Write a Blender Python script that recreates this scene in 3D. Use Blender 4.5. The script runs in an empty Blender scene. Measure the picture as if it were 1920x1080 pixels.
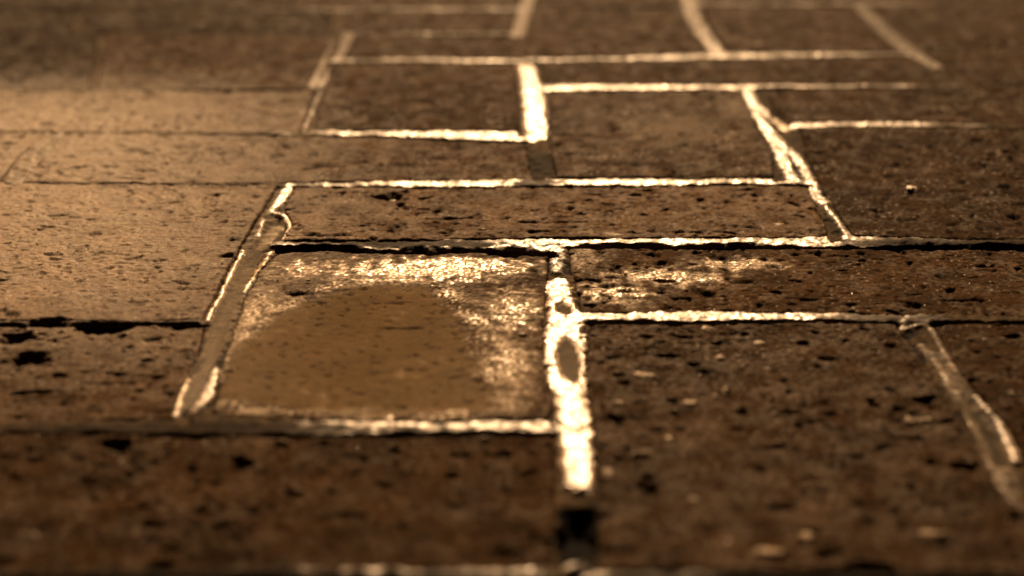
import bpy, math, random
import numpy as np
from mathutils import Matrix, Vector, Euler

# ------------------------------------------------------------------ camera
PITCH = math.radians(20.56); YAW = math.radians(0.73); CAM_H = 0.334; LENS = 55.0
scene = bpy.context.scene
col = scene.collection
cd = bpy.data.cameras.new("camera"); cam = bpy.data.objects.new("camera", cd); col.objects.link(cam)
cam.location = (0, 0, CAM_H)
cam.rotation_euler = (math.pi/2 - PITCH, 0, YAW)
cd.lens = LENS; cd.sensor_width = 36; cd.clip_start = .02; cd.clip_end = 2000
cd.dof.use_dof = True; cd.dof.focus_distance = 1.0; cd.dof.aperture_fstop = 3.6
scene.camera = cam

# ------------------------------------------------------------------ world, sun, exposure
SUN_EL = math.radians(33); SUN_AZ = math.radians(1.5)        # azimuth from +Y towards +X
w = bpy.data.worlds.new("World"); scene.world = w; w.use_nodes = True
nt = w.node_tree; N = nt.nodes; L = nt.links; N.clear()
out = N.new('ShaderNodeOutputWorld'); bg = N.new('ShaderNodeBackground')
sky = N.new('ShaderNodeTexSky'); sky.sky_type = 'NISHITA'; sky.sun_disc = False
sky.sun_elevation = SUN_EL; sky.sun_rotation = SUN_AZ; sky.dust_density = 6; sky.air_density = 1.5
tint = N.new('ShaderNodeMixRGB'); tint.blend_type = 'MULTIPLY'; tint.inputs[0].default_value = 1
bwn = N.new('ShaderNodeRGBToBW')
tint.inputs[2].default_value = (.09, .045, .017, 1)
L.new(sky.outputs[0], bwn.inputs[0]); L.new(bwn.outputs[0], tint.inputs[1])
def glow(az, el, width, colr, gain):                          # soft warm patch added to the sky to light the left side
    geo = N.new('ShaderNodeTexCoord'); dot = N.new('ShaderNodeVectorMath'); dot.operation = 'DOT_PRODUCT'
    a, e = math.radians(az), math.radians(el)
    dot.inputs[1].default_value = (math.sin(a)*math.cos(e), math.cos(a)*math.cos(e), math.sin(e))
    L.new(geo.outputs['Generated'], dot.inputs[0])
    k = 1/(math.radians(width)**2)
    m1 = N.new('ShaderNodeMath'); m1.operation = 'MULTIPLY_ADD'; m1.inputs[1].default_value = 2*k/2; m1.inputs[2].default_value = -k
    L.new(dot.outputs['Value'], m1.inputs[0])
    m2 = N.new('ShaderNodeMath'); m2.operation = 'EXPONENT'; L.new(m1.outputs[0], m2.inputs[0])
    m3 = N.new('ShaderNodeVectorMath'); m3.operation = 'SCALE'; m3.inputs[0].default_value = [c*gain for c in colr]
    L.new(m2.outputs[0], m3.inputs['Scale']); return m3
GLOWS = [(-28, 20, 6, (1, .56, .26), 260.0)]
cur = tint.outputs[0]
for g in GLOWS:
    gg = glow(*g); ad = N.new('ShaderNodeVectorMath'); ad.operation = 'ADD'
    L.new(cur, ad.inputs[0]); L.new(gg.outputs[0], ad.inputs[1]); cur = ad.outputs[0]
gx = N.new('ShaderNodeTexCoord'); sx_ = N.new('ShaderNodeSeparateXYZ'); L.new(gx.outputs['Generated'], sx_.inputs[0])
hz = N.new('ShaderNodeMapRange'); hz.inputs[1].default_value = .08; hz.inputs[2].default_value = .5; hz.inputs[3].default_value = .15; hz.inputs[4].default_value = 1.2
L.new(sx_.outputs['Z'], hz.inputs[0]); vs = N.new('ShaderNodeVectorMath'); vs.operation = 'SCALE'
L.new(tint.outputs[0], vs.inputs[0]); L.new(hz.outputs[0], vs.inputs['Scale'])      # sky dimmed low down, to darken the far rows
L.new(vs.outputs[0], ad.inputs[0])
L.new(cur, bg.inputs[0]); bg.inputs[1].default_value = .05; L.new(bg.outputs[0], out.inputs[0])

sd = bpy.data.lights.new("sun", 'SUN'); sun = bpy.data.objects.new("sun", sd); col.objects.link(sun)
sd.energy = 4.6; sd.angle = math.radians(1.0); sd.color = (1, .61, .30)
sdir = Vector((math.sin(SUN_AZ)*math.cos(SUN_EL), math.cos(SUN_AZ)*math.cos(SUN_EL), math.sin(SUN_EL)))
sun.rotation_euler = sdir.to_track_quat('Z', 'Y').to_euler()
scene.view_settings.view_transform = 'Standard'; scene.view_settings.look = 'None'
scene.view_settings.gamma = 1; scene.view_settings.exposure = 0.2
scene.cycles.max_bounces = 4; scene.cycles.transparent_max_bounces = 8

# ------------------------------------------------------------------ helpers
F = LENS/36*1920
R3 = np.array(Euler((math.pi/2-PITCH, 0, YAW)).to_matrix())
def G(u, v):
    """photograph position -> point on the ground plane"""
    u = np.asarray(u, float); v = np.asarray(v, float)
    d = np.stack([(u-960), -(v-540), -F*np.ones_like(u)], -1) @ R3.T
    t = -CAM_H/d[..., 2]
    return np.stack([d[..., 0]*t, d[..., 1]*t], -1)
def scl(v):
    """metres of ground per photo pixel, across and in depth, at image row v"""
    a = G(960, v); b = G(961, v); c = G(960, v+1)
    return abs(b[0]-a[0]), abs(a[1]-c[1])
def _h(ix, iy, s):
    n = (ix*374761393 + iy*668265263 + s*974634777) & 0xffffffff
    n = ((n ^ (n >> 13))*1274126177) & 0xffffffff
    return ((n ^ (n >> 16)) & 0xffffffff)
def noise(x, y, f, s=0):
    """gradient noise, about -1..1"""
    x = x*f + 1000.37; y = y*f + 1000.71
    ix = np.floor(x).astype(np.int64); iy = np.floor(y).astype(np.int64)
    fx = x-ix; fy = y-iy
    def g(dx, dy):
        a = _h(ix+dx, iy+dy, s).astype(float)*(2*math.pi/4294967296)
        return np.cos(a)*(fx-dx) + np.sin(a)*(fy-dy)
    ux = fx*fx*fx*(fx*(fx*6-15)+10); uy = fy*fy*fy*(fy*(fy*6-15)+10)
    return 1.5*((g(0,0)*(1-ux)+g(1,0)*ux)*(1-uy) + (g(0,1)*(1-ux)+g(1,1)*ux)*uy)
def ss(a, b, x):
    t = np.clip((x-a)/(b-a), 0, 1); return t*t*(3-2*t)
def tag(o, label=None, cat=None, group=None, kind=None):
    if label: o['label'] = label
    if cat: o['category'] = cat
    if group: o['group'] = group
    if kind: o['kind'] = kind
    return o
def mesh_obj(name, co, faces, mat, attrs=None, smooth=True, parent=None):
    me = bpy.data.meshes.new(name); n = len(co); m = len(faces)
    k = faces.shape[1]
    me.vertices.add(n); me.vertices.foreach_set('co', np.ascontiguousarray(co, dtype=np.float32).ravel())
    me.loops.add(m*k); me.loops.foreach_set('vertex_index', faces.astype(np.int32).ravel())
    me.polygons.add(m); me.polygons.foreach_set('loop_start', np.arange(0, m*k, k, dtype=np.int32))
    me.polygons.foreach_set('loop_total', np.full(m, k, dtype=np.int32))
    me.polygons.foreach_set('use_smooth', np.full(m, smooth))
    for an, av in (attrs or {}).items():
        at = me.attributes.new(an, 'FLOAT', 'POINT'); at.data.foreach_set('value', np.asarray(av, dtype=np.float32).ravel())
    me.update(calc_edges=True); me.validate()
    me.materials.append(mat)
    o = bpy.data.objects.new(name, me); col.objects.link(o)
    if parent: o.parent = parent
    return o

# ------------------------------------------------------------------ materials
def new_mat(name):
    m = bpy.data.materials.new(name); m.use_nodes = True; t = m.node_tree
    return m, t, t.nodes, t.links, t.nodes['Principled BSDF']
def ramp(Nn, stops):
    r = Nn.new('ShaderNodeValToRGB'); e = r.color_ramp.elements
    e[0].position, e[0].color = stops[0][0], (*stops[0][1], 1)
    e[1].position, e[1].color = stops[-1][0], (*stops[-1][1], 1)
    for p, c in stops[1:-1]:
        q = e.new(p); q.color = (*c, 1)
    return r
def mineral(name, dark, mid, light, r_dry, r_wet, bump1, bump2, spec=.5, spec_wet=.8, stint=(1, 1, 1), coat=0., coat_wet=True):
    m, t, Nn, Ln, b = new_mat(name)
    tc = Nn.new('ShaderNodeTexCoord')
    def nz(sc, det, rough=.6):
        q = Nn.new('ShaderNodeTexNoise'); q.inputs['Scale'].default_value = sc
        q.inputs['Detail'].default_value = det; q.inputs['Roughness'].default_value = rough
        Ln.new(tc.outputs['Object'], q.inputs['Vector']); return q
    big = nz(28, 6); fine = nz(420, 4, .7)
    add = Nn.new('ShaderNodeMath'); add.operation = 'MULTIPLY_ADD'; add.inputs[1].default_value = .55
    Ln.new(fine.outputs[0], add.inputs[0])
    m2 = Nn.new('ShaderNodeMath'); m2.operation = 'MULTIPLY'; m2.inputs[1].default_value = .5
    Ln.new(big.outputs[0], m2.inputs[0]); Ln.new(m2.outputs[0], add.inputs[2])
    r = ramp(Nn, [(.32, dark), (.5, mid), (.72, light)]); Ln.new(add.outputs[0], r.inputs[0])
    wet = Nn.new('ShaderNodeAttribute'); wet.attribute_name = 'wet'
    tone = Nn.new('ShaderNodeAttribute'); tone.attribute_name = 'tone'
    mul = Nn.new('ShaderNodeVectorMath'); mul.operation = 'SCALE'
    Ln.new(r.outputs[0], mul.inputs[0]); Ln.new(tone.outputs['Fac'], mul.inputs['Scale'])
    glint_silt = Nn.new('ShaderNodeAttribute'); glint_silt.attribute_name = 'glint_silt'
    sm = Nn.new('ShaderNodeMixRGB'); sm.inputs[2].default_value = (.42, .32, .19, 1)        # pale colour: painted glitter round the puddle, and its pale floor
    Ln.new(glint_silt.outputs['Fac'], sm.inputs[0]); Ln.new(mul.outputs[0], sm.inputs[1]); Ln.new(sm.outputs[0], b.inputs['Base Color'])
    cw_ = Nn.new('ShaderNodeMath'); cw_.operation = 'MULTIPLY'; cw_.inputs[1].default_value = coat
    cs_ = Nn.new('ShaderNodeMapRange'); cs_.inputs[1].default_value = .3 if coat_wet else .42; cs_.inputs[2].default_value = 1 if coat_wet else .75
    Ln.new((wet if coat_wet else glint_silt).outputs['Fac'], cs_.inputs[0]); Ln.new(cs_.outputs[0], cw_.inputs[0]); Ln.new(cw_.outputs[0], b.inputs['Coat Weight'])
    b.inputs['Coat Roughness'].default_value = .33; b.inputs['Coat IOR'].default_value = 1.6
    mr = Nn.new('ShaderNodeMapRange'); mr.inputs[3].default_value = r_dry; mr.inputs[4].default_value = r_wet
    Ln.new(wet.outputs['Fac'], mr.inputs[0])
    rn = Nn.new('ShaderNodeMath'); rn.operation = 'MULTIPLY_ADD'; rn.inputs[1].default_value = .25; rn.inputs[2].default_value = -.125
    Ln.new(fine.outputs[0], rn.inputs[0])
    ra = Nn.new('ShaderNodeMath'); ra.operation = 'ADD'; ra.use_clamp = True
    Ln.new(mr.outputs[0], ra.inputs[0]); Ln.new(rn.outputs[0], ra.inputs[1]); Ln.new(ra.outputs[0], b.inputs['Roughness'])
    b.inputs['Specular Tint'].default_value = (*stint, 1)
    sp = Nn.new('ShaderNodeMapRange'); sp.inputs[3].default_value = spec; sp.inputs[4].default_value = spec_wet
    Ln.new(wet.outputs['Fac'], sp.inputs[0]); Ln.new(sp.outputs[0], b.inputs['Specular IOR Level'])
    g1 = nz(900, 3, .7); g2 = nz(160, 5, .6)
    bp1 = Nn.new('ShaderNodeBump'); bp1.inputs['Strength'].default_value = bump1; bp1.inputs['Distance'].default_value = .0006
    bp2 = Nn.new('ShaderNodeBump'); bp2.inputs['Strength'].default_value = bump2; bp2.inputs['Distance'].default_value = .002
    Ln.new(g1.outputs[0], bp1.inputs['Height']); Ln.new(g2.outputs[0], bp2.inputs['Height'])
    Ln.new(bp1.outputs[0], bp2.inputs['Normal']); Ln.new(bp2.outputs[0], b.inputs['Normal'])
    return m
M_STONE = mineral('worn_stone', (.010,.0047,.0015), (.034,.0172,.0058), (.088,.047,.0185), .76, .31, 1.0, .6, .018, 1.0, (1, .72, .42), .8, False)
M_MORTAR = mineral('damp_mortar', (.012,.0075,.0036), (.046,.030,.0155), (.12,.085,.052), .80, .31, .6, .6, .05, 1.0, (1, 1, 1), 1.0, True)
M_SOIL = mineral('bedding_soil', (.02,.012,.008), (.04,.024,.014), (.06,.04,.02), .9, .8, .5, .5, .3)
M_GRIT = mineral('pale_grit', (.2,.14,.09), (.35,.27,.18), (.5,.4,.3), .4, .3, .3, .3, .6)
def water_mat():
    m, t, Nn, Ln, b = new_mat('standing_water')
    Nn.remove(b); o = Nn['Material Output']
    tr = Nn.new('ShaderNodeBsdfTransparent'); tr.inputs[0].default_value = (.80, .76, .66, 1)
    gl = Nn.new('ShaderNodeBsdfGlossy'); gl.inputs['Roughness'].default_value = .07
    mx = Nn.new('ShaderNodeMixShader')
    tc = Nn.new('ShaderNodeTexCoord'); nz = Nn.new('ShaderNodeTexNoise'); nz.inputs['Scale'].default_value = 90; nz.inputs['Detail'].default_value = 2
    Ln.new(tc.outputs['Object'], nz.inputs['Vector'])
    bp = Nn.new('ShaderNodeBump'); bp.inputs['Strength'].default_value = .12; bp.inputs['Distance'].default_value = .001
    Ln.new(nz.outputs[0], bp.inputs['Height']); Ln.new(bp.outputs[0], gl.inputs['Normal'])
    
    fa = Nn.new('ShaderNodeAttribute'); fa.attribute_name = 'film'; fm_ = Nn.new('ShaderNodeMath'); fm_.operation = 'MULTIPLY'; fm_.inputs[1].default_value = .13
    Ln.new(fa.outputs['Fac'], fm_.inputs[0]); Ln.new(fm_.outputs[0], mx.inputs[0])
    tm = Nn.new('ShaderNodeMixRGB'); tm.inputs[1].default_value = (1, 1, 1, 1); tm.inputs[2].default_value = (.95, .91, .84, 1)
    Ln.new(fa.outputs['Fac'], tm.inputs[0]); Ln.new(tm.outputs[0], tr.inputs[0])
    Ln.new(tr.outputs[0], mx.inputs[1]); Ln.new(gl.outputs[0], mx.inputs[2])
    Ln.new(mx.outputs[0], o.inputs[0]); return m
M_WATER = water_mat()

# ------------------------------------------------------------------ traced relief
# hollows worn into the pavement: photo x, y, half width, half height, depth in mm
PITS = [(735,369,40,9,5),(600,369,18,6,3),(563,547,34,7,4),(100,603,42,9,7),(190,611,62,14,9),(340,609,50,8,6),(30,630,38,14,7),
 (55,668,46,15,7),(285,635,24,6,3),(35,732,22,6,3),(220,832,36,14,6),(450,868,26,15,6),(300,1055,30,12,5),(965,470,60,11,10),(1240,490,26,7,3.5),
 (1350,478,28,8,4),(1455,497,24,5,3),(1315,541,26,6,4),(1400,525,30,5,3),(1140,535,24,5,3),(1175,543,26,4,3),(1470,545,16,4,2),
 (1155,110,40,5,2),(760,536,14,4,2.5),(690,465,60,5,4),(730,460,40,6,4),(185,208,22,6,3.5),(245,284,26,6,4),(130,318,16,5,3),(365,277,16,5,2.5),
 (520,292,24,5,4),(600,311,44,7,3.5),(430,480,24,6,4.5),(440,452,14,4,3),(315,72,20,7,3),(320,98,40,6,3),(60,95,26,8,3),(110,92,16,7,3),(535,190,16,6,3.5),
 (490,194,14,5,3),(745,215,24,5,4),(690,192,26,5,3),(815,200,14,5,2.5),(640,157,30,6,4),(275,172,16,5,3),(370,222,14,4,2.5),(680,6,24,6,2.5),(720,30,14,6,2.5),
 (1040,272,24,5,4),(1490,275,26,6,4),(1110,135,20,5,2),(1385,368,18,5,3),(1200,852,22,10,5),(1215,905,24,12,5),(1180,840,14,6,3),(1510,638,20,6,3.5),
 (1535,682,16,5,3),(1740,745,30,9,5),(1640,755,16,7,3.5),(1690,762,22,7,3),(1810,870,34,11,6),(1830,710,26,8,4),(1630,1068,60,14,8),(845,890,14,12,3),
 (1160,702,20,6,4),(1170,718,18,6,4),(1300,680,22,7,4),(1500,790,20,8,3),(1700,785,40,5,2.5),(1560,770,28,6,3),(1330,545,20,6,3),(1900,628,22,5,3.5),(1260,750,18,5,3),
 (640,620,8,3,1.5),(530,648,10,3,1.5),(515,662,12,3,1.5),(750,785,14,9,4),(560,778,60,4,2),(850,740,12,3,1),(1380,620,20,5,2.5),(150,805,18,5,2),(20,590,20,6,3)]
# flakes standing proud: photo x, y, half width, half height, height in mm
FLAKES = [(1205,703,32,6,1.8),(1157,757,20,6,2),(1298,755,22,6,1.8),(1361,732,12,6,2.4),(1328,612,20,5,1.8),(1425,640,24,5,1.8),(1352,666,14,4,1.6),(1265,770,12,5,1.6),(1255,820,12,8,2),
 (1202,850,22,8,2.2),(1450,1040,44,9,3),(1510,1010,30,10,2.6),(1300,935,18,9,1.8),(1720,785,44,6,2),(1140,885,18,10,1.6),(1735,635,16,5,2),(910,822,12,5,2),(120,600,24,5,1.5),
 (1430,495,20,4,1.3),(1710,352,14,4,2.4),(1745,1000,40,9,2),(1340,740,10,4,1.4),(740,373,10,3,1.8),(1900,740,16,5,1.5),(1460,420,16,4,1.4),(1150,440,24,4,1.4),(1080,560,14,5,2)]
# damp zones, glossier and with sparkle painted pale: photo x, y, half width, half height, strength
DAMP_GLINT = [(780,503,270,32,1.4),(850,492,190,18,1.6),(570,500,90,26,.9),(480,575,60,50,.7),(940,500,100,26,.9),(960,580,90,60,.85),(960,680,70,70,.7),(480,560,70,50,.6),(440,640,40,40,.5),(1150,545,100,26,1.3),(1250,515,150,22,1.2),(1380,490,120,18,1.0),(1090,480,60,40,.5),
 (1180,560,60,20,.5),(560,505,110,25,.6),(1270,240,130,60,.15),(1380,200,60,40,.2),(940,750,70,40,.5),(700,768,320,14,.4)]
def unp(lst):
    o = []
    for (px, py, rx, ry, a) in lst:
        g = G(px, py); sx, sy = scl(py); o.append((g[0], g[1], rx*sx, ry*sy, a))
    return o
FLAKES = [(a, b, c*.9, d*.9, e*.7) for a, b, c, d, e in FLAKES]
PITS = [(a, b, c*(.8 if b > 640 and e < 5 and a > 1100 else 1), d*(.8 if b > 640 and e < 5 and a > 1100 else 1), e*(.6 if e < 5 else .9)) for a, b, c, d, e in PITS]
PITS, FLAKES, DAMP_GLINT = unp(PITS), unp(FLAKES), unp(DAMP_GLINT)
def blobs(x, y, lst, hard, seed, wob=.35):
    z = np.zeros_like(x); n = noise(x, y, 140, seed)
    x0, x1, y0, y1 = x.min(), x.max(), y.min(), y.max()
    for (gx, gy, rx, ry, a) in lst:
        if gx < x0-rx*2 or gx > x1+rx*2 or gy < y0-ry*2 or gy > y1+ry*2: continue
        m = (abs(x-gx) < rx*1.8) & (abs(y-gy) < ry*1.8)
        if not m.any(): continue
        r = np.sqrt(((x[m]-gx)/rx)**2 + ((y[m]-gy)/ry)**2) + wob*n[m]
        z[m] = np.maximum(z[m], a*(1-ss(hard, 1.0, r)))
    return z
PUD = [(398,742),(425,690),(455,640),(500,600),(560,565),(640,537),(740,525),(820,543),(865,590),(885,640),(905,700),(935,745),(915,768),(760,775),(600,768),(480,757),(430,750)]
PUDG = np.array([G(*p) for p in PUD])
def poly_sd(x, y, P, typ=None):
    """signed distance to polygon P (negative inside), and the index of the nearest segment"""
    best = np.full(x.shape, 1e9); idx = np.zeros(x.shape, int); ins = np.zeros(x.shape, bool)
    n = len(P)
    for i in range(n):
        ax, ay = P[i]; bx, by = P[(i+1) % n]; dx, dy = bx-ax, by-ay; l2 = dx*dx+dy*dy+1e-18
        t = np.clip(((x-ax)*dx+(y-ay)*dy)/l2, 0, 1)
        d = (x-ax-t*dx)**2 + (y-ay-t*dy)**2
        m = d < best; best[m] = d[m]; idx[m] = i
        if ay != by:
            c = (ay > y) != (by > y); xi = ax + (y-ay)/(by-ay)*dx
            ins ^= c & (x < xi)
    d = np.sqrt(best); return np.where(ins, -d, d), idx

# ------------------------------------------------------------------ stones
# far, near, left, right edges as photo points; left/right run far -> near
STONES = []
def stone(far, near, left=(), right=(), z=0., tone=1., label='', pit=1., bev=1., wet=0., crack=1.):
    STONES.append(dict(far=far, near=near, left=left, right=right, z=z, tone=tone, label=label, pit=pit, bev=bev, wet=wet, crack=crack))
S = stone
# nearest row
S([(-420,808),(0,812),(500,818),(880,815),(1036,818)], [(-560,1062),(400,1064),(800,1062),(1036,1060)], right=[(1042,900)], z=-.6, tone=.95, crack=1.6,
  label='large dark stone at the bottom left with the low front joint under it')
S([(1106,603),(1300,602),(1500,600),(1680,603)], [(1118,1066),(1500,1070),(2040,1072)], left=[(1098,700),(1106,800),(1124,900)], right=[(1738,680),(1830,850),(1880,920)], z=-.8, tone=.85, wet=.05,
  label='large dark flaking stone right of the bright white joint')
S([(1752,604),(1900,603),(2300,604)], [(2110,1072),(2700,1075)], left=[(1800,690),(1880,790),(1935,870)], z=-.2, tone=.85,
  label='dark stone beyond the diagonal joint at the right edge')
S([(-560,1088),(1045,1085)], [(-800,1380),(1080,1380)], z=0, tone=.9, label='')
S([(1130,1090),(2060,1090)], [(1160,1380),(2400,1380)], z=0, tone=.9, label='')
# left middle
S([(-520,608),(0,609),(200,610),(386,608)], [(-640,786),(0,789),(200,786),(318,784)], right=[(372,660),(346,720)], z=-.9, tone=1.35, wet=.15,
  label='brown stone with black hollows along its far edge, lower left')
S([(-300,346),(0,346),(300,348),(520,350)], [(-520,603),(100,600),(280,601),(380,598)], right=[(470,430),(424,510),(398,565)], z=.6, tone=1.7, wet=.38, pit=.7,
  label='broad pale tan stone with a grainy lit face at the left')
S([(520,470),(600,466),(760,474),(900,470),(1028,480)], [(398,776),(600,786),(800,789),(1030,786)], left=[(492,495),(455,560),(436,625),(410,700)], right=[(1026,540),(1020,620),(1022,690),(1038,750)], z=-.7, tone=1.15, wet=.15, pit=.35, crack=4.5,
  label='central stone holding a round shallow puddle ringed with glitter')
S([(1066,463),(1300,464),(1600,463),(2200,466)], [(1092,584),(1300,581),(1500,583),(1680,588),(2420,590)], left=[(1070,500),(1082,540)], z=-1.4, tone=1.25, crack=3.2, pit=1.3,
  label='long stone with sparkling left end, right of the central stone')
S([(552,350),(800,352),(1100,348),(1430,346),(1520,347)], [(530,452),(700,452),(1000,447),(1300,446),(1556,443)], left=[(532,390),(548,420)], right=[(1532,385),(1552,425)], z=-.1, tone=1.9, pit=1.3, wet=.09,
  label='long narrow stone pitted with small black holes above the puddle stone')
# upper middle
S([(118,251),(400,254),(700,257),(985,268)], [(40,343),(300,344),(560,341),(1000,334)], left=[(85,290)], right=[(992,300)], z=.1, tone=1.3, wet=.2,
  label='long tan stone with streaky hollows, above the long pitted one')
S([(-420,248),(-100,248),(85,250)], [(-500,343),(-100,343),(-6,343)], left=(), right=[(40,290)], z=.3, tone=1.6, wet=.4,
  label='small bright warm stone at the left edge')
S([(1036,172),(1200,171),(1392,170)], [(1044,333),(1200,333),(1450,334)], left=[(1030,210),(1030,270)], right=[(1420,230),(1448,285)], z=.4, tone=1.05, wet=.05, pit=1.3,
  label='rough mottled stone between the short white joint and the slanting joint')
S([(1500,240),(1650,237),(1800,239),(1895,241)], [(1602,441),(1800,447),(2160,450)], left=[(1512,290),(1552,370)], right=[(1950,300)], z=.0, tone=.85, pit=1.3,
  label='dark speckled stone right of the slanting joint, with a flat pale pebble on it')
S([(1925,240),(2200,240)], [(2190,450),(2500,450)], z=.2, tone=.9, label='')
S([(1425,167),(1700,167),(2000,165)], [(1496,228),(1700,227),(1900,231),(2140,230)], left=[(1462,210)], z=.1, tone=.9,
  label='narrow dark stone right of the fork in the slanting joint')
S([(-330,173),(0,172),(300,171),(592,171)], [(-400,245),(0,245),(300,249),(562,245)], right=[(578,205)], z=.3, tone=1.5, wet=.3,
  label='long warm brown stone glowing at its left end, upper left')
S([(618,119),(760,118),(964,120)], [(590,243),(800,244),(972,244)], left=[(608,170),(596,210)], right=[(972,180)], z=.1, tone=1.05,
  label='squarish stone left of the short white joint')
S([(1010,116),(1300,113),(1500,109),(1700,107)], [(1022,157),(1300,157),(1500,157),(1770,156)], right=[(1740,130)], z=-.3, tone=.95,
  label='long narrow stone between two bright lines, upper right of centre')
S([(1742,92),(1900,91),(2100,92)], [(1800,156),(2000,155),(2200,156)], left=[(1770,125)], z=.1, tone=.9,
  label='dark blurred stone at the upper right edge')
S([(200,64),(400,62),(628,64)], [(180,168),(400,168),(575,164)], left=[(190,120)], right=[(600,120)], z=.2, tone=1.1,
  label='brown pitted stone left of the twin pale streaks at the top')
S([(-260,64),(-50,64),(184,64)], [(-350,169),(0,169),(164,168)], right=[(175,120)], z=.2, tone=.5,  # tone lowered to paint in the dark corner
  label='dim stone in the dark upper left corner')
S([(665,66),(800,67),(948,67)], [(640,108),(800,107),(966,109)], left=[(652,88)], z=.2, tone=1.0,
  label='blurred stone between two pale dashes, top centre')
S([(1000,18),(1150,18),(1278,18)], [(985,108),(1150,106),(1330,98)], left=[(990,60)], right=[(1290,50),(1310,75)], z=.1, tone=1.0,
  label='blurred stone between the two white joints at the top')
S([(1318,10),(1450,10),(1600,10)], [(1362,98),(1500,99),(1682,98)], left=[(1338,55)], right=[(1640,55)], z=.1, tone=.95,
  label='blurred stone right of the wavy white joint at the top')
S([(1636,10),(1800,10),(1960,10)], [(1734,86),(1900,86),(2080,86)], left=[(1690,50)], z=.0, tone=.9,
  label='dark stone in the upper right corner beyond the pale slanting streak')
S([(655,20),(800,20),(972,20)], [(640,60),(800,61),(958,61)], z=.1, tone=1.0,
  label='thin stone strip under the pale dash at the top')
S([(160,20),(400,20),(625,20)], [(150,59),(400,59),(610,59)], z=.1, tone=.5,  # falloff of the light put into the tone
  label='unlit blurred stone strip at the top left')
S([(-300,20),(-50,20),(142,20)], [(-330,59),(0,59),(132,59)], z=.1, tone=.5,  # corner darkness painted by the low tone
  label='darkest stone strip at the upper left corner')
S([(-200,-20),(200,-20),(560,-20)], [(-220,15),(200,15),(545,15)], z=.1, tone=.5,  # low tone carries the unlit corner
  label='blurred strip of stone along the top edge, left')
S([(580,-20),(800,-20),(985,-20)], [(568,15),(800,14),(975,14)], z=.1, tone=.95,
  label='blurred strip of stone along the top edge, left of the middle joint')
S([(1008,-20),(1150,-20),(1265,-20)], [(1002,14),(1150,14),(1276,14)], z=.1, tone=.95,
  label='blurred strip of stone along the top edge, between two joints')
S([(1300,-20),(1600,-20),(2000,-20)], [(1314,5),(1600,5),(2050,5)], z=.1, tone=.9,
  label='blurred strip of stone along the top edge, right')
n_named = len(STONES)
rows = [1/(0.00189+.000125*k)-560 for k in range(7)]           # courses past the top of the frame
rr = random.Random(5)
for k in range(6):
    v1, v0 = rows[k]-2.0+(-0 if k else 0), rows[k+1]
    xs = -500.; 
    while xs < 2500:
        wd = rr.uniform(.55, 1.1)*.56*(v0+560)*1.2
        f = (v0+560)/(v1+560)
        S([(1000+(xs+7-1000)*f, v0), (1000+(xs+wd-7-1000)*f, v0)], [(xs+7, v1), (xs+wd-7, v1)], z=rr.uniform(-.3,.3), tone=rr.uniform(.85,1.05), label='')
        xs += wd

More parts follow.
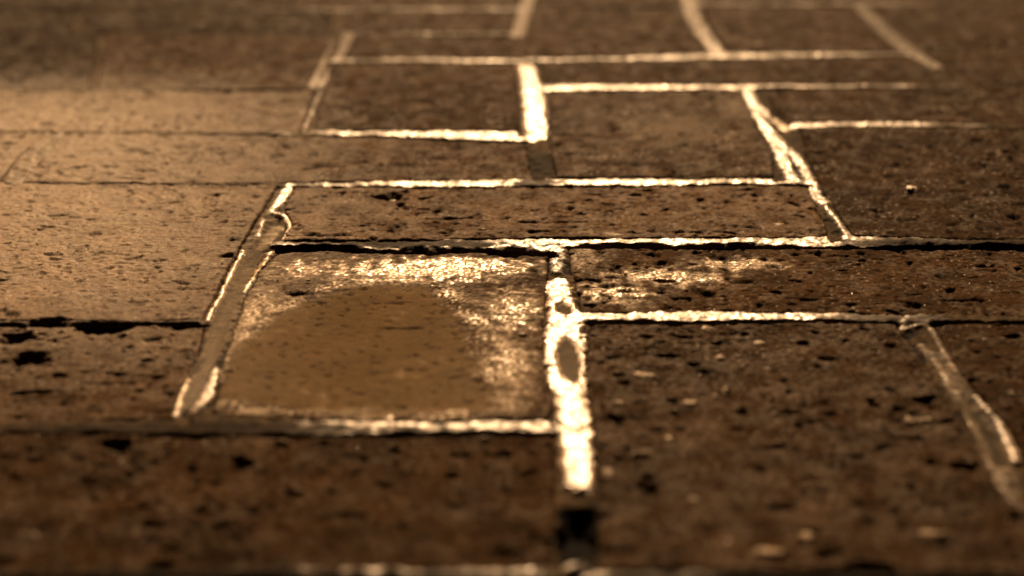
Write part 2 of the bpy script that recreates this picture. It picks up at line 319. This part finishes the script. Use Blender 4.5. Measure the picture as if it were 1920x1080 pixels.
def resample(P, n):
    d = np.r_[0, np.cumsum(np.hypot(*np.diff(P, axis=0).T))]; t = np.linspace(0, d[-1], n)
    return np.stack([np.interp(t, d, P[:, 0]), np.interp(t, d, P[:, 1])], -1)
def warp(x, y, seed):
    a = .0009; wx = a*noise(x, y, 45, 11+seed) + .0007*noise(x, y, 160, 12+seed) + .00035*noise(x, y, 480, 15+seed)
    wy = a*1.2*noise(x, y, 40, 13+seed) + .0008*noise(x, y, 150, 14+seed) + .0004*noise(x, y, 480, 16+seed)
    return x+wx, y+wy
outl = []
ng = 0
far_pts, far_faces, far_tone, fo = [], [], [], 0
for i, s in enumerate(STONES):
    if 100 < s['near'][0][1] < 350: s['far'] = [(a, b-2.2) for a, b in s['far']]; s['near'] = [(a, b+1.6) for a, b in s['near']]
    A = np.array([G(*p) for p in s['far']]); B = np.array([G(*p) for p in s['near']])
    Lp = np.array([A[0]] + [G(*p) for p in s['left']] + [B[0]]); Rp = np.array([A[-1]] + [G(*p) for p in s['right']] + [B[-1]])
    seen = s['label'] != ''
    dist = max(.75, A[:, 1].mean())
    dx = .00095*dist if seen else .006; dy = .0012*dist*(1 if dist < 1.2 else 1.5) if seen else .006
    nx = max(6, int(max(np.hypot(*(A[-1]-A[0])), np.hypot(*(B[-1]-B[0])))/dx)); ny = max(6, int(max(np.hypot(*(Lp[-1]-Lp[0])), np.hypot(*(Rp[-1]-Rp[0])))/dy))
    # cluster samples a little towards the edges
    A, B, Lp, Rp = resample(A, nx), resample(B, nx), resample(Lp, ny), resample(Rp, ny)
    u = np.linspace(0, 1, nx)[None, :, None]; v = np.linspace(0, 1, ny)[:, None, None]
    P = (1-v)*A[None] + v*B[None] + (1-u)*Lp[:, None] + u*Rp[:, None] - ((1-u)*(1-v)*A[0] + u*(1-v)*A[-1] + (1-u)*v*B[0] + u*v*B[-1])
    X, Y = warp(P[..., 0], P[..., 1], i*7)
    W = np.hypot(A[-1, 0]-A[0, 0], A[-1, 1]-A[0, 1])
    uu = u[..., 0]; vv = v[..., 0]
    H = Lp[0, 1]-Lp[-1, 1]
    dl = uu*W*np.ones_like(vv); dr = (1-uu)*W*np.ones_like(vv); df = vv*H*np.ones_like(uu); dn = (1-vv)*H*np.ones_like(uu)
    Z = np.full(X.shape, s['z']*1e-3)
    sd_ = 100+i*31
    trr = random.Random(i*3+1); Z += trr.uniform(-.004, .004)*(X-X.mean()) + trr.uniform(-.006, .006)*(Y-Y.mean())
    lo = noise(X, Y, 9, sd_)
    Z += .0011*lo + .0005*noise(X, Y, 30, sd_+1) + .00038*noise(X*.6, Y, 95, sd_+2) + .00028*noise(X, Y, 260, sd_+3)
    if seen: Z += .00019*noise(X, Y, 560, sd_+4)
    # scattered pores, denser in bands
    dens = .18*noise(X, Y, 14, sd_+5)
    n1 = noise(X*.75, Y, 100, sd_+6); n2 = noise(X*.6, Y, 230, sd_+7)
    Z -= s['pit']*(.0019*ss(.45, .72, n1+dens) + .0011*ss(.42, .7, n2+dens*1.8) + .0008*ss(.3, .7, noise(X, Y*.5, 48, sd_+16)))
    Z += .0007*ss(.45, .6, noise(X, Y, 120, sd_+8)+dens*.5)                   # thin flakes
    puddle = None
    if seen:
        Z -= 1e-3*blobs(X, Y, PITS, .35, 77)
        Z += 1e-3*blobs(X, Y, FLAKES, .55, 78)
        if 'puddle' in s['label'] and 'central' in s['label']:
            sd, _ = poly_sd(X, Y, PUDG); sd = sd + .005*noise(X, Y, 55, 620) + .004*noise(X, Y, 140, 621) + .002*noise(X, Y, 400, 622); k = 1-ss(-.010, .004, sd+.004*noise(X, Y, 60, 5))
            zsm = s['z']*1e-3 - .0009 + .00012*noise(X, Y, 60, 9) + .00006*noise(X, Y, 300, 8)
            zp = zsm - .0012*ss(.55, .75, n1) - .0012*ss(.46,.66,n2) + .00010*noise(X, Y, 520, 640)
            Z = Z*(1-k) + zp*k; puddle = k
    r = (.0017*s['bev'])*(1 + .7*noise(X, Y, 35, sd_+9) + 1.4*ss(.25, .7, noise(X, Y, 60, sd_+10)))
    rf = r*.9
    for d, q in ((dl, r), (dr, r), (df, rf), (dn, r)):
        t = np.clip(1-d/np.maximum(q, 1e-4), 0, 1); Z -= q*.85*(1-np.sqrt(np.maximum(0, 1-t*t)))
    d_edge = np.minimum(np.minimum(dl, dr), np.minimum(df, dn))
    # skirt
    Xp = np.pad(X, 1, 'edge'); Yp = np.pad(Y, 1, 'edge'); Zp = np.pad(Z, 1, 'edge')
    Zp[0, :] = Zp[-1, :] = -.03; Zp[:, 0] = Zp[:, -1] = -.03
    wet = np.clip((.05 if s['wet'] > .1 else s['wet']) + .42*ss(-.06, -.33, X/Y)*ss(1.56, 1.27, Y)*ss(.68, .95, Y) + .10*noise(X, Y, 60, sd_+11)+.12*noise(X, Y, 300, sd_+13), 0, 1)
    wet = np.clip(wet + .45*ss(.55, .9, noise(X, Y, 400, sd_+14)+.25*noise(X, Y, 25, sd_+15)), 0, 1)      # polished grains
    tone = s['tone']*(1+.22*noise(X, Y, 12, sd_+12)) 
    if seen:
        dmp_glint = blobs(X, Y, DAMP_GLINT, 0.1, 79, .5)*(.3+.7*ss(-.25, .35, noise(X, Y, 430, 603))); wet = np.maximum(wet, dmp_glint)
        wet = np.maximum(wet, .6*blobs(X, Y, FLAKES, .4, 78, .6)); glint_silt = .6*dmp_glint
        
        if puddle is not None:
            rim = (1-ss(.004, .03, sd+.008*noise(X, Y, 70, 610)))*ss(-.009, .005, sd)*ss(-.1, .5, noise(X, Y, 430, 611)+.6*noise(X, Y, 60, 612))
            dmp_glint = np.maximum(dmp_glint, .7*rim)*ss(-.010, .004, sd); glint_silt = np.clip(.85*dmp_glint, 0, 1) + (.345+.10*noise(X, Y, 28, 630)+.08*noise(X, Y, 160, 631))*(1-ss(-.010, .004, sd)); wet = np.clip(np.maximum(wet*ss(-.010, .004, sd), dmp_glint), 0, 1)  # rim glitter painted pale; puddle floor paler too
        Zg = dmp_glint*(.00036*noise(X, Y, 420, 601)+.00022*noise(X, Y, 800, 602)); Zp[1:-1, 1:-1] += Zg*(1 if puddle is None else 1-puddle)
    wp = np.pad(wet, 1, 'edge'); sp_ = np.pad(glint_silt if seen else np.zeros_like(wet), 1, 'edge'); tp = np.pad(tone, 1, 'edge')
    ny2, nx2 = Xp.shape; id_ = np.arange(ny2*nx2).reshape(ny2, nx2)
    fc = np.stack([id_[1:, :-1], id_[1:, 1:], id_[:-1, 1:], id_[:-1, :-1]], -1).reshape(-1, 4)
    co = np.stack([Xp, Yp, Zp], -1).reshape(-1, 3)
    if seen:
        c0 = np.array([X.mean(), Y.mean(), 0.]); 
        o = mesh_obj('paving_stone', co, fc, M_STONE, dict(wet=wp, tone=tp, glint_silt=sp_))
        tag(o, s['label'], 'paving stone', 'stones of the pavement')
        s['obj'] = o
    else:
        far_pts.append(co); far_faces.append(fc+fo); far_tone.append(tp.ravel()); fo += len(co)
    st = max(1, nx//60); st2 = max(1, ny//40)
    ring = [(X[0, j], Y[0, j], 1) for j in range(0, nx-1, st)] + [(X[j, -1], Y[j, -1], 2) for j in range(0, ny-1, st2)] + \
           [(X[-1, j], Y[-1, j], 3) for j in range(nx-1, 0, -st)] + [(X[j, 0], Y[j, 0], 4) for j in range(ny-1, 0, -st2)]
    outl.append(np.array(ring))
co = np.concatenate(far_pts)
tag(mesh_obj('pavement', co, np.concatenate(far_faces), M_STONE, dict(wet=np.zeros(len(co)), tone=np.concatenate(far_tone))), kind='structure')

# ------------------------------------------------------------------ mortar between the stones
POOLS = [
 ([(1046,640),(1065,628),(1084,645),(1094,680),(1090,714),(1072,718),(1050,700),(1040,668)], -.0016, 'small dark oval of water in the bright white joint'),
 ([(1038,568),(1058,563),(1074,572),(1076,586),(1056,590),(1040,582)], -.0014, 'tiny round of water at the top of the bright white joint'),
 ([(524,405),(542,422),(536,442),(500,462),(478,500),(455,545),(432,600),(412,660),(392,700),(362,772),(312,780),(330,730),(372,680),(388,620),(402,575),(430,520),(460,470),(488,440),(500,415)], -.0013,
  'long strip of water filling the joint left of the central stone'),
 ([(1440,200),(1466,210),(1486,232),(1478,246),(1460,240),(1442,220)], -.0012, 'small pool at the fork of the slanting joint'),
 ([(1790,735),(1830,765),(1875,820),(1900,868),(1866,872),(1836,832),(1800,775)], -.0014, 'pool in the diagonal joint at the right edge')]
DULL = unp([(1015,305,70,40,.8),(1045,492,40,20,.9),(1555,415,34,22,.6),(565,215,30,30,.5),(400,802,560,16,.8),(1000,343,70,8,.8),(1100,990,90,60,1),(1660,595,120,14,.6),(420,1078,640,22,1),(1560,1078,440,22,1),(1230,1078,160,22,.8),(900,1078,200,22,.6),(1780,456,260,14,.8),(300,165,330,10,.8),(250,247,330,8,.8),(200,346,340,8,.8),(760,455,260,12,.9),(1500,330,26,18,.7)])
ys = [.36]
while ys[-1] < 2.6: ys.append(ys[-1] + .0013*max(.75, ys[-1]))
ys = np.array(ys); xs = np.arange(-.8, .85, .0012)
Xb, Yb = np.meshgrid(xs, ys)
x_lim = .16+.42*Yb
D = np.full(Xb.shape, 1e3); T = np.zeros(Xb.shape, np.int8); SI = np.zeros(Xb.shape, np.int16)
for i, rg in enumerate(outl):
    P = rg[:, :2]; m0, m1 = P.min(0)-.016, P.max(0)+.016
    a, b = np.searchsorted(ys, [m0[1], m1[1]]); c, d = np.searchsorted(xs, [m0[0], m1[0]])
    if a >= b or c >= d: continue
    sub = (slice(a, b), slice(c, d))
    xx, yy = Xb[sub], Yb[sub]
    sd, ix = poly_sd(xx, yy, P)
    m = sd < D[sub]
    D[sub] = np.where(m, sd, D[sub]); T[sub] = np.where(m, rg[ix, 2].astype(np.int8), T[sub]); SI[sub] = np.where(m, i, SI[sub])
# dips and rises of the mortar: photo x, y, half width, half height, mm (negative = sunk)
MD = [(1084,996,60,66,-9),(1015,308,40,24,-.4),(1065,668,26,38,-1.3),(1055,575,20,12,-.9),(1060,500,30,20,-.8),(1500,320,14,30,-.8),
      (965,470,60,11,-8),(1500,205,24,16,-.6),(1840,790,30,60,-1.0),(450,520,60,80,-1.4),(370,690,70,80,-1.5),(1720,640,40,40,-1.0),
      (190,609,62,9,-8),(90,604,42,7,-6),(340,608,50,6,-6),(620,120,30,40,-.5),(520,415,24,14,-.6)]
MDG = unp(MD)
keep = (D > -.0065) & (D < .05)
xk, yk, dk = Xb[keep], Yb[keep], D[keep]; tk = T[keep]; sk = SI[keep]
z = -.0004 + .0006*noise(xk, yk, 35, 501) + .0007*noise(xk, yk, 110, 502) + .0004*noise(xk, yk, 300, 503) + .0002*noise(xk, yk, 700, 504)
base = np.array([s['z'] for s in STONES])*1e-3
z += .00035*noise(xk, yk, 520, 525)
z += .5*base[sk]
z += .0004*ss(0, .006, dk)
for (gx, gy, rx, ry, a) in MDG:
    r = np.sqrt(((xk-gx)/rx)**2 + ((yk-gy)/ry)**2) + .25*noise(xk, yk, 90, 505)
    z += 1e-3*a*(1-ss(.4, 1.0, r))
lip = np.zeros(xk.shape); inn = np.zeros(xk.shape)
for pts_, zw_, _l in POOLS:
    PP = np.array([G(*p) for p in pts_]); mm = (xk > PP[:, 0].min()-.01) & (xk < PP[:, 0].max()+.01) & (yk > PP[:, 1].min()-.02) & (yk < PP[:, 1].max()+.02)
    sd, _ = poly_sd(xk[mm], yk[mm], PP); t = 1-ss(-.003, .0008, sd+.0008*noise(xk[mm], yk[mm], 150, 512))
    z[mm] = z[mm]*(1-t) + (zw_-.0006+.0002*noise(xk[mm], yk[mm], 200, 513))*t
    lipm = (sd > -.0016) & (sd < .0022); lip[np.where(mm)[0][lipm]] = 1; inn[np.where(mm)[0][sd <= -.0016]] = 1
# cords of proud mortar, highlight painted paler, running in the cross joints: photo x, y, half width, then strength
CORDS = [([(1045,450,20),(1045,480,15),(1044,505,11)],.7), ([(1044,530,25),(1050,560,27),(1060,600,36),(1058,660,43),(1063,720,40),(1076,770,34),(1081,820,34),(1085,870,32),(1088,908,28)],1.15),
 ([(986,125,17),(996,160,20),(1002,200,22),(1006,258,22)],1), ([(1290,-10,16),(1298,30,17),(1325,70,16),(1352,104,16)],.85), ([(995,-20,16),(982,20,16),(970,66,14)],.7),
 ([(1395,160,13),(1415,195,12),(1440,214,11),(1482,240,11)],.75), ([(1402,185,8),(1412,208,8),(1440,242,12),(1462,272,18),(1474,312,13),(1505,350,14),(1547,378,15)],.8), ([(1480,278,12),(1508,312,10),(1535,370,13)],.7), ([(1550,385,6),(1575,415,6),(1592,441,9)],.6),
 ([(545,345,10),(527,375,10),(508,396,7),(536,406,5),(544,425,5),(532,446,5)],.95), ([(492,408,5),(484,440,5)],.5), ([(456,470,4),(430,512,5),(410,560,5),(390,600,6)],.95), ([(512,468,5),(482,500,5),(458,540,4)],.7),
 ([(404,684,6),(388,735,12),(362,768,8)],.9), ([(352,705,5),(338,735,7),(325,774,10)],.95), ([(470,500,16),(430,580,18),(395,660,18),(355,750,20)],.22), ([(520,420,14),(490,460,12)],.4),
 ([(1700,588,6),(1690,612,6),(1735,606,6)],.45), ([(1728,640,7),(1756,672,8),(1792,736,9),(1830,792,10),(1862,862,12),(1890,930,10),(1915,1010,9)],.36), ([(1770,660,18),(1815,740,18),(1868,820,20),(1900,900,14),(1930,1000,12)],.16), ([(1742,606,4),(1792,690,5)],.35), ([(1832,742,6),(1872,782,8),(1897,832,12),(1908,862,10)],.7),
 ([(616,66,13),(594,120,14),(577,158,17)],.5), ([(655,64,12),(641,100,12),(620,132,11),(600,160,10)],.5), ([(600,170,4),(570,240,4)],.4), ([(102,268,5),(40,335,5)],.2),
 ([(1612,12,15),(1660,55,17),(1700,90,18),(1760,125,12)],.48)]
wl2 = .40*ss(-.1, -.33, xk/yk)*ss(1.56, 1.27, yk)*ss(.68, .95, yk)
R = np.zeros(xk.shape); rn_ = .55*noise(xk, yk, 110, 530)+.6*noise(xk, yk, 330, 531)+.3*noise(xk, yk, 650, 532)
for pl, st_ in CORDS:
    gp = np.array([np.r_[G(a, b), c*scl(b)[0]] for a, b, c in pl])
    mm = (xk > gp[:, 0].min()-.02) & (xk < gp[:, 0].max()+.02) & (yk > gp[:, 1].min()-.02) & (yk < gp[:, 1].max()+.02)
    bx_, by_, nn_ = xk[mm], yk[mm], rn_[mm]; q_ = np.full(bx_.shape, 9.)
    for (ax, ay, aw), (cx, cy, cw_) in zip(gp[:-1], gp[1:]):
        dx_, dy_ = cx-ax, cy-ay; t_ = np.clip(((bx_-ax)*dx_+(by_-ay)*dy_)/(dx_*dx_+dy_*dy_), 0, 1)
        q_ = np.minimum(q_, np.hypot(bx_-ax-t_*dx_, by_-ay-t_*dy_)/(aw+t_*(cw_-aw)))
    R[mm] = np.maximum(R[mm], st_*(1-ss(.75, 1.15, q_+.45*nn_)))
cen = inn*(np.hypot(xk-G(1060, 640)[0], yk-G(1060, 640)[1]) < .09); R *= 1-.95*cen
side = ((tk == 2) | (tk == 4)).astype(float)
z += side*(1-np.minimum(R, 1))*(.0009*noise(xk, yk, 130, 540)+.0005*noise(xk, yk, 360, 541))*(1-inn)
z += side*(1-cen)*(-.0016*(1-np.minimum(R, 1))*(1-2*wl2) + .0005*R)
# open crack along the far edge of the nearer stone
ckk = np.array([s['crack'] for s in STONES]); cw = .0021*ckk[sk]*(1+1.1*noise(xk, yk*0+sk, 22, 506)+.6*noise(xk, yk, 120, 507))
cr = (tk == 1)*(1-ss(0, 1, (dk-.0006)/np.maximum(cw, 2e-4)))
z -= .009*np.clip(cr, 0, 1)
ov = side*np.minimum(R, 1)*(.0013+.0016*noise(xk, yk, 90, 511))
z -= .014*ss(.0002, .0028, -dk-ov+.0006*noise(xk, yk, 200, 508))
Zb = np.full(Xb.shape, -.03); Zb[keep] = z
wetb = np.zeros(Xb.shape); 
xc = (xk-.035*yk)/np.maximum(yk, .5)
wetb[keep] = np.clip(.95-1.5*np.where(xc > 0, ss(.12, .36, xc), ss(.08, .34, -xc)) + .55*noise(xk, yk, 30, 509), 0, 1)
toneb = np.ones(Xb.shape); toneb[keep] = np.clip(1 + .3*noise(xk, yk, 18, 510) + .45*noise(xk, yk, 150, 521) + .3*noise(xk, yk, 420, 522), .3, 2)
dl_ = blobs(xk, yk, DULL, .5, 514)
wk = wetb[keep]; wetb[keep] = np.maximum(wk*(1-dl_)*(1-side), R)
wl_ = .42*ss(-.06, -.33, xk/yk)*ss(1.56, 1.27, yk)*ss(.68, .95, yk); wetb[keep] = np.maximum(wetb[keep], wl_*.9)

wetb[keep] = np.clip(wetb[keep]*(1-.62*ss(1.25, 1.75, yk))*(.86+.5*noise(xk, yk, 160, 523)+.35*noise(xk, yk, 500, 524)), 0, 1)
toneb[keep] *= 1-.35*inn
toneb[keep] *= (1-.8*dl_*(1-2*wl_))*(1+1.2*side*(wl_+.35*(xk < .06)))*(1+3.2*wetb[keep]**1.5)*(1+.5*np.clip(R-.5, 0, 1))  # shine and left glow painted into the mortar tone
toneb[keep] *= np.where(z < -.003, .12, 1)                     # sunken mortar painted darker, shade of cracks and hollows
fm = (Zb[:-1, :-1] > -.02) & (Zb[1:, :-1] > -.02) & (Zb[:-1, 1:] > -.02) & (Zb[1:, 1:] > -.02)
idx = np.arange(Xb.size).reshape(Xb.shape)
q = np.stack([idx[:-1, :-1][fm], idx[:-1, 1:][fm], idx[1:, 1:][fm], idx[1:, :-1][fm]], -1)
uq, inv = np.unique(q, return_inverse=True)
co = np.stack([Xb.ravel()[uq], Yb.ravel()[uq], Zb.ravel()[uq]], -1)
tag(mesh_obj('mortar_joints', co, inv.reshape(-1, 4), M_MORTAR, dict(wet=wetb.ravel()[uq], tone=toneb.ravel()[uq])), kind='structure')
def bed_z(x, y):
    j = np.clip(np.searchsorted(ys, y), 0, len(ys)-1); i = np.clip(np.searchsorted(xs, x), 0, len(xs)-1); return Zb[j, i]

# ground under everything
g = np.array([[-400, -400, -.022], [400, -400, -.022], [400, 400, -.022], [-400, 400, -.022]], float)
tag(mesh_obj('ground', g, np.array([[0, 1, 2, 3]]), M_SOIL, dict(wet=np.zeros(4), tone=np.ones(4))), kind='structure')

# ------------------------------------------------------------------ standing water
def puddle(pts, z, label, soft=1):
    P = np.array([G(*p) for p in pts])
    if np.sum(P[:, 0]*np.roll(P[:, 1], -1)-P[:, 1]*np.roll(P[:, 0], -1)) < 0: P = P[::-1]
    c = P.mean(0); n = 72
    P = resample(np.vstack([P, P[:1]]), n+1)[:-1]
    if soft: P = P + np.stack([.004*noise(P[:, 0], P[:, 1], 45, 701)+.002*noise(P[:, 0], P[:, 1], 140, 702), .006*noise(P[:, 0], P[:, 1], 45, 703)], -1)
    ringn = 12; film = [1.]; co = [np.r_[c, z]]
    for k in range(1, ringn+1):
        f = k/ringn
        for p in P:
            q = c+(p-c)*f
            co.append([q[0], q[1], z]); film.append(float(ss(0, 1, (1-f)*4.5*soft+(1-soft)*(k < ringn))))
    fc = []
    tri = np.array([(0, 1+j, 1+(j+1) % n) for j in range(n)]); quads = []
    for k in range(ringn-1):
        for j in range(n):
            a = 1+k*n+j; b = 1+k*n+(j+1) % n; quads.append((a, b+n, b)); quads.append((a, a+n, b+n))
    fcs = np.vstack([tri, np.array(quads)])
    o = mesh_obj('puddle', np.array(co), fcs, M_WATER, dict(film=film))
    return tag(o, label, 'puddle', 'puddles standing on the pavement')
puddle(PUD, -.00118, 'wide round puddle lying in the middle of the central stone')
for pts_, z_, lb_ in POOLS: puddle(pts_, z_, lb_, 0)

# ------------------------------------------------------------------ loose bits
def lump(px, py, r, z, label, name='pebble', cat='pebble', sq=.6, seed=0, mat=None):
    g0 = G(px, py); n1, n2 = 24, 14; co = []
    for a in range(n2+1):
        th = math.pi*a/n2
        for b in range(n1):
            ph = 2*math.pi*b/n1
            d = np.array([math.sin(th)*math.cos(ph), math.sin(th)*math.sin(ph), math.cos(th)])
            k = 1+.28*float(noise(np.array([d[0]*1.3+seed]), np.array([d[1]*1.3+d[2]]), 1.6, 31)[0])+.08*float(noise(np.array([d[0]+seed]), np.array([d[1]+d[2]]), 6, 33)[0])
            co.append([g0[0]+d[0]*r*k*1.3, g0[1]+d[1]*r*k, z+d[2]*r*k*sq])
    fc = []
    for a in range(n2):
        for b in range(n1): fc.append((a*n1+b, (a+1)*n1+b, (a+1)*n1+(b+1) % n1, a*n1+(b+1) % n1))
    o = mesh_obj(name, np.array(co), np.array(fc), mat or M_GRIT, dict(wet=np.ones(len(co)), tone=np.ones(len(co))))
    return tag(o, label, cat)
lump(737, 371, .0022, -.0028, 'pale pebble sitting in the black hollow of the long pitted stone', seed=1)
lump(1080, 1070, .0045, -.001, 'bright lump of mortar at the bottom edge in the front joint', 'mortar_lump', 'mortar lump', .8, seed=2, mat=M_MORTAR)
lump(1362, 731, .0016, .0006, 'pale pebble on the large dark flaking stone', seed=4)
lump(1708, 354, .0026, .0004, 'flat pale pebble on the dark speckled stone at right', sq=.35, seed=5)
lump(578, 526, .0012, .0002, 'tiny shining pebble above the wide puddle', seed=6)
lump(979, 626, .0018, -.0004, 'shining pebble on the right side of the central stone', seed=7)
# grit: uncountable grains
rg = np.random.default_rng(3)
gv, gf = [], []; n_g = 5200
px = rg.uniform(0, 1920, n_g); py = 20+1060*rg.uniform(0, 1, n_g)**.8
pp = G(px, py)
bv = np.array([[1,0,0],[0,1,0],[-1,0,0],[0,-1,0],[0,0,1],[0,0,-1]], float); bf = np.array([[0,1,4],[1,2,4],[2,3,4],[3,0,4],[1,0,5],[2,1,5],[3,2,5],[0,3,5]])
dg, hasn = bpy.context.evaluated_depsgraph_get(), 0
from mathutils.bvhtree import BVHTree
def tops():
    out_ = []
    for o in scene.objects:
        if o.name.startswith(('paving_stone', 'mortar')): out_.append(o)
    return out_
for o in tops():
    me = o.data; vn = len(me.vertices); cc = np.empty(vn*3, np.float32); me.vertices.foreach_get('co', cc); cc = cc.reshape(-1, 3)
    lo_, hi_ = cc.min(0), cc.max(0)
    sel = np.where((pp[:, 0] > lo_[0]) & (pp[:, 0] < hi_[0]) & (pp[:, 1] > lo_[1]) & (pp[:, 1] < hi_[1]))[0]
    if o.name.startswith('mortar'): continue
    cc = cc[cc[:, 2] > -.006]; cell = .002
    key = (np.floor(cc[:, 0]/cell).astype(np.int64)*100003 + np.floor(cc[:, 1]/cell).astype(np.int64))
    d = dict(zip(key.tolist(), cc[:, 2].tolist()))
    for i in sel:
        k = int(math.floor(pp[i, 0]/cell))*100003 + int(math.floor(pp[i, 1]/cell))
        if k not in d: continue
        r = rg.uniform(.00022, .0006)*(1+.7*(rg.random() < .04))
        V = bv*(1+.35*rg.standard_normal((6, 3)))*r; V[:, 2] *= .7
        gf.append(bf+6*len(gv)); gv.append(V+np.array([pp[i, 0], pp[i, 1], d[k]+r*.25]))
gv = np.concatenate(gv); gf = np.concatenate(gf)
tag(mesh_obj('sand_grit', gv, gf, M_GRIT, dict(wet=np.ones(len(gv)), tone=np.full(len(gv), .8)), smooth=False), 'fine sand grit scattered over the stones', 'grit', kind='stuff')
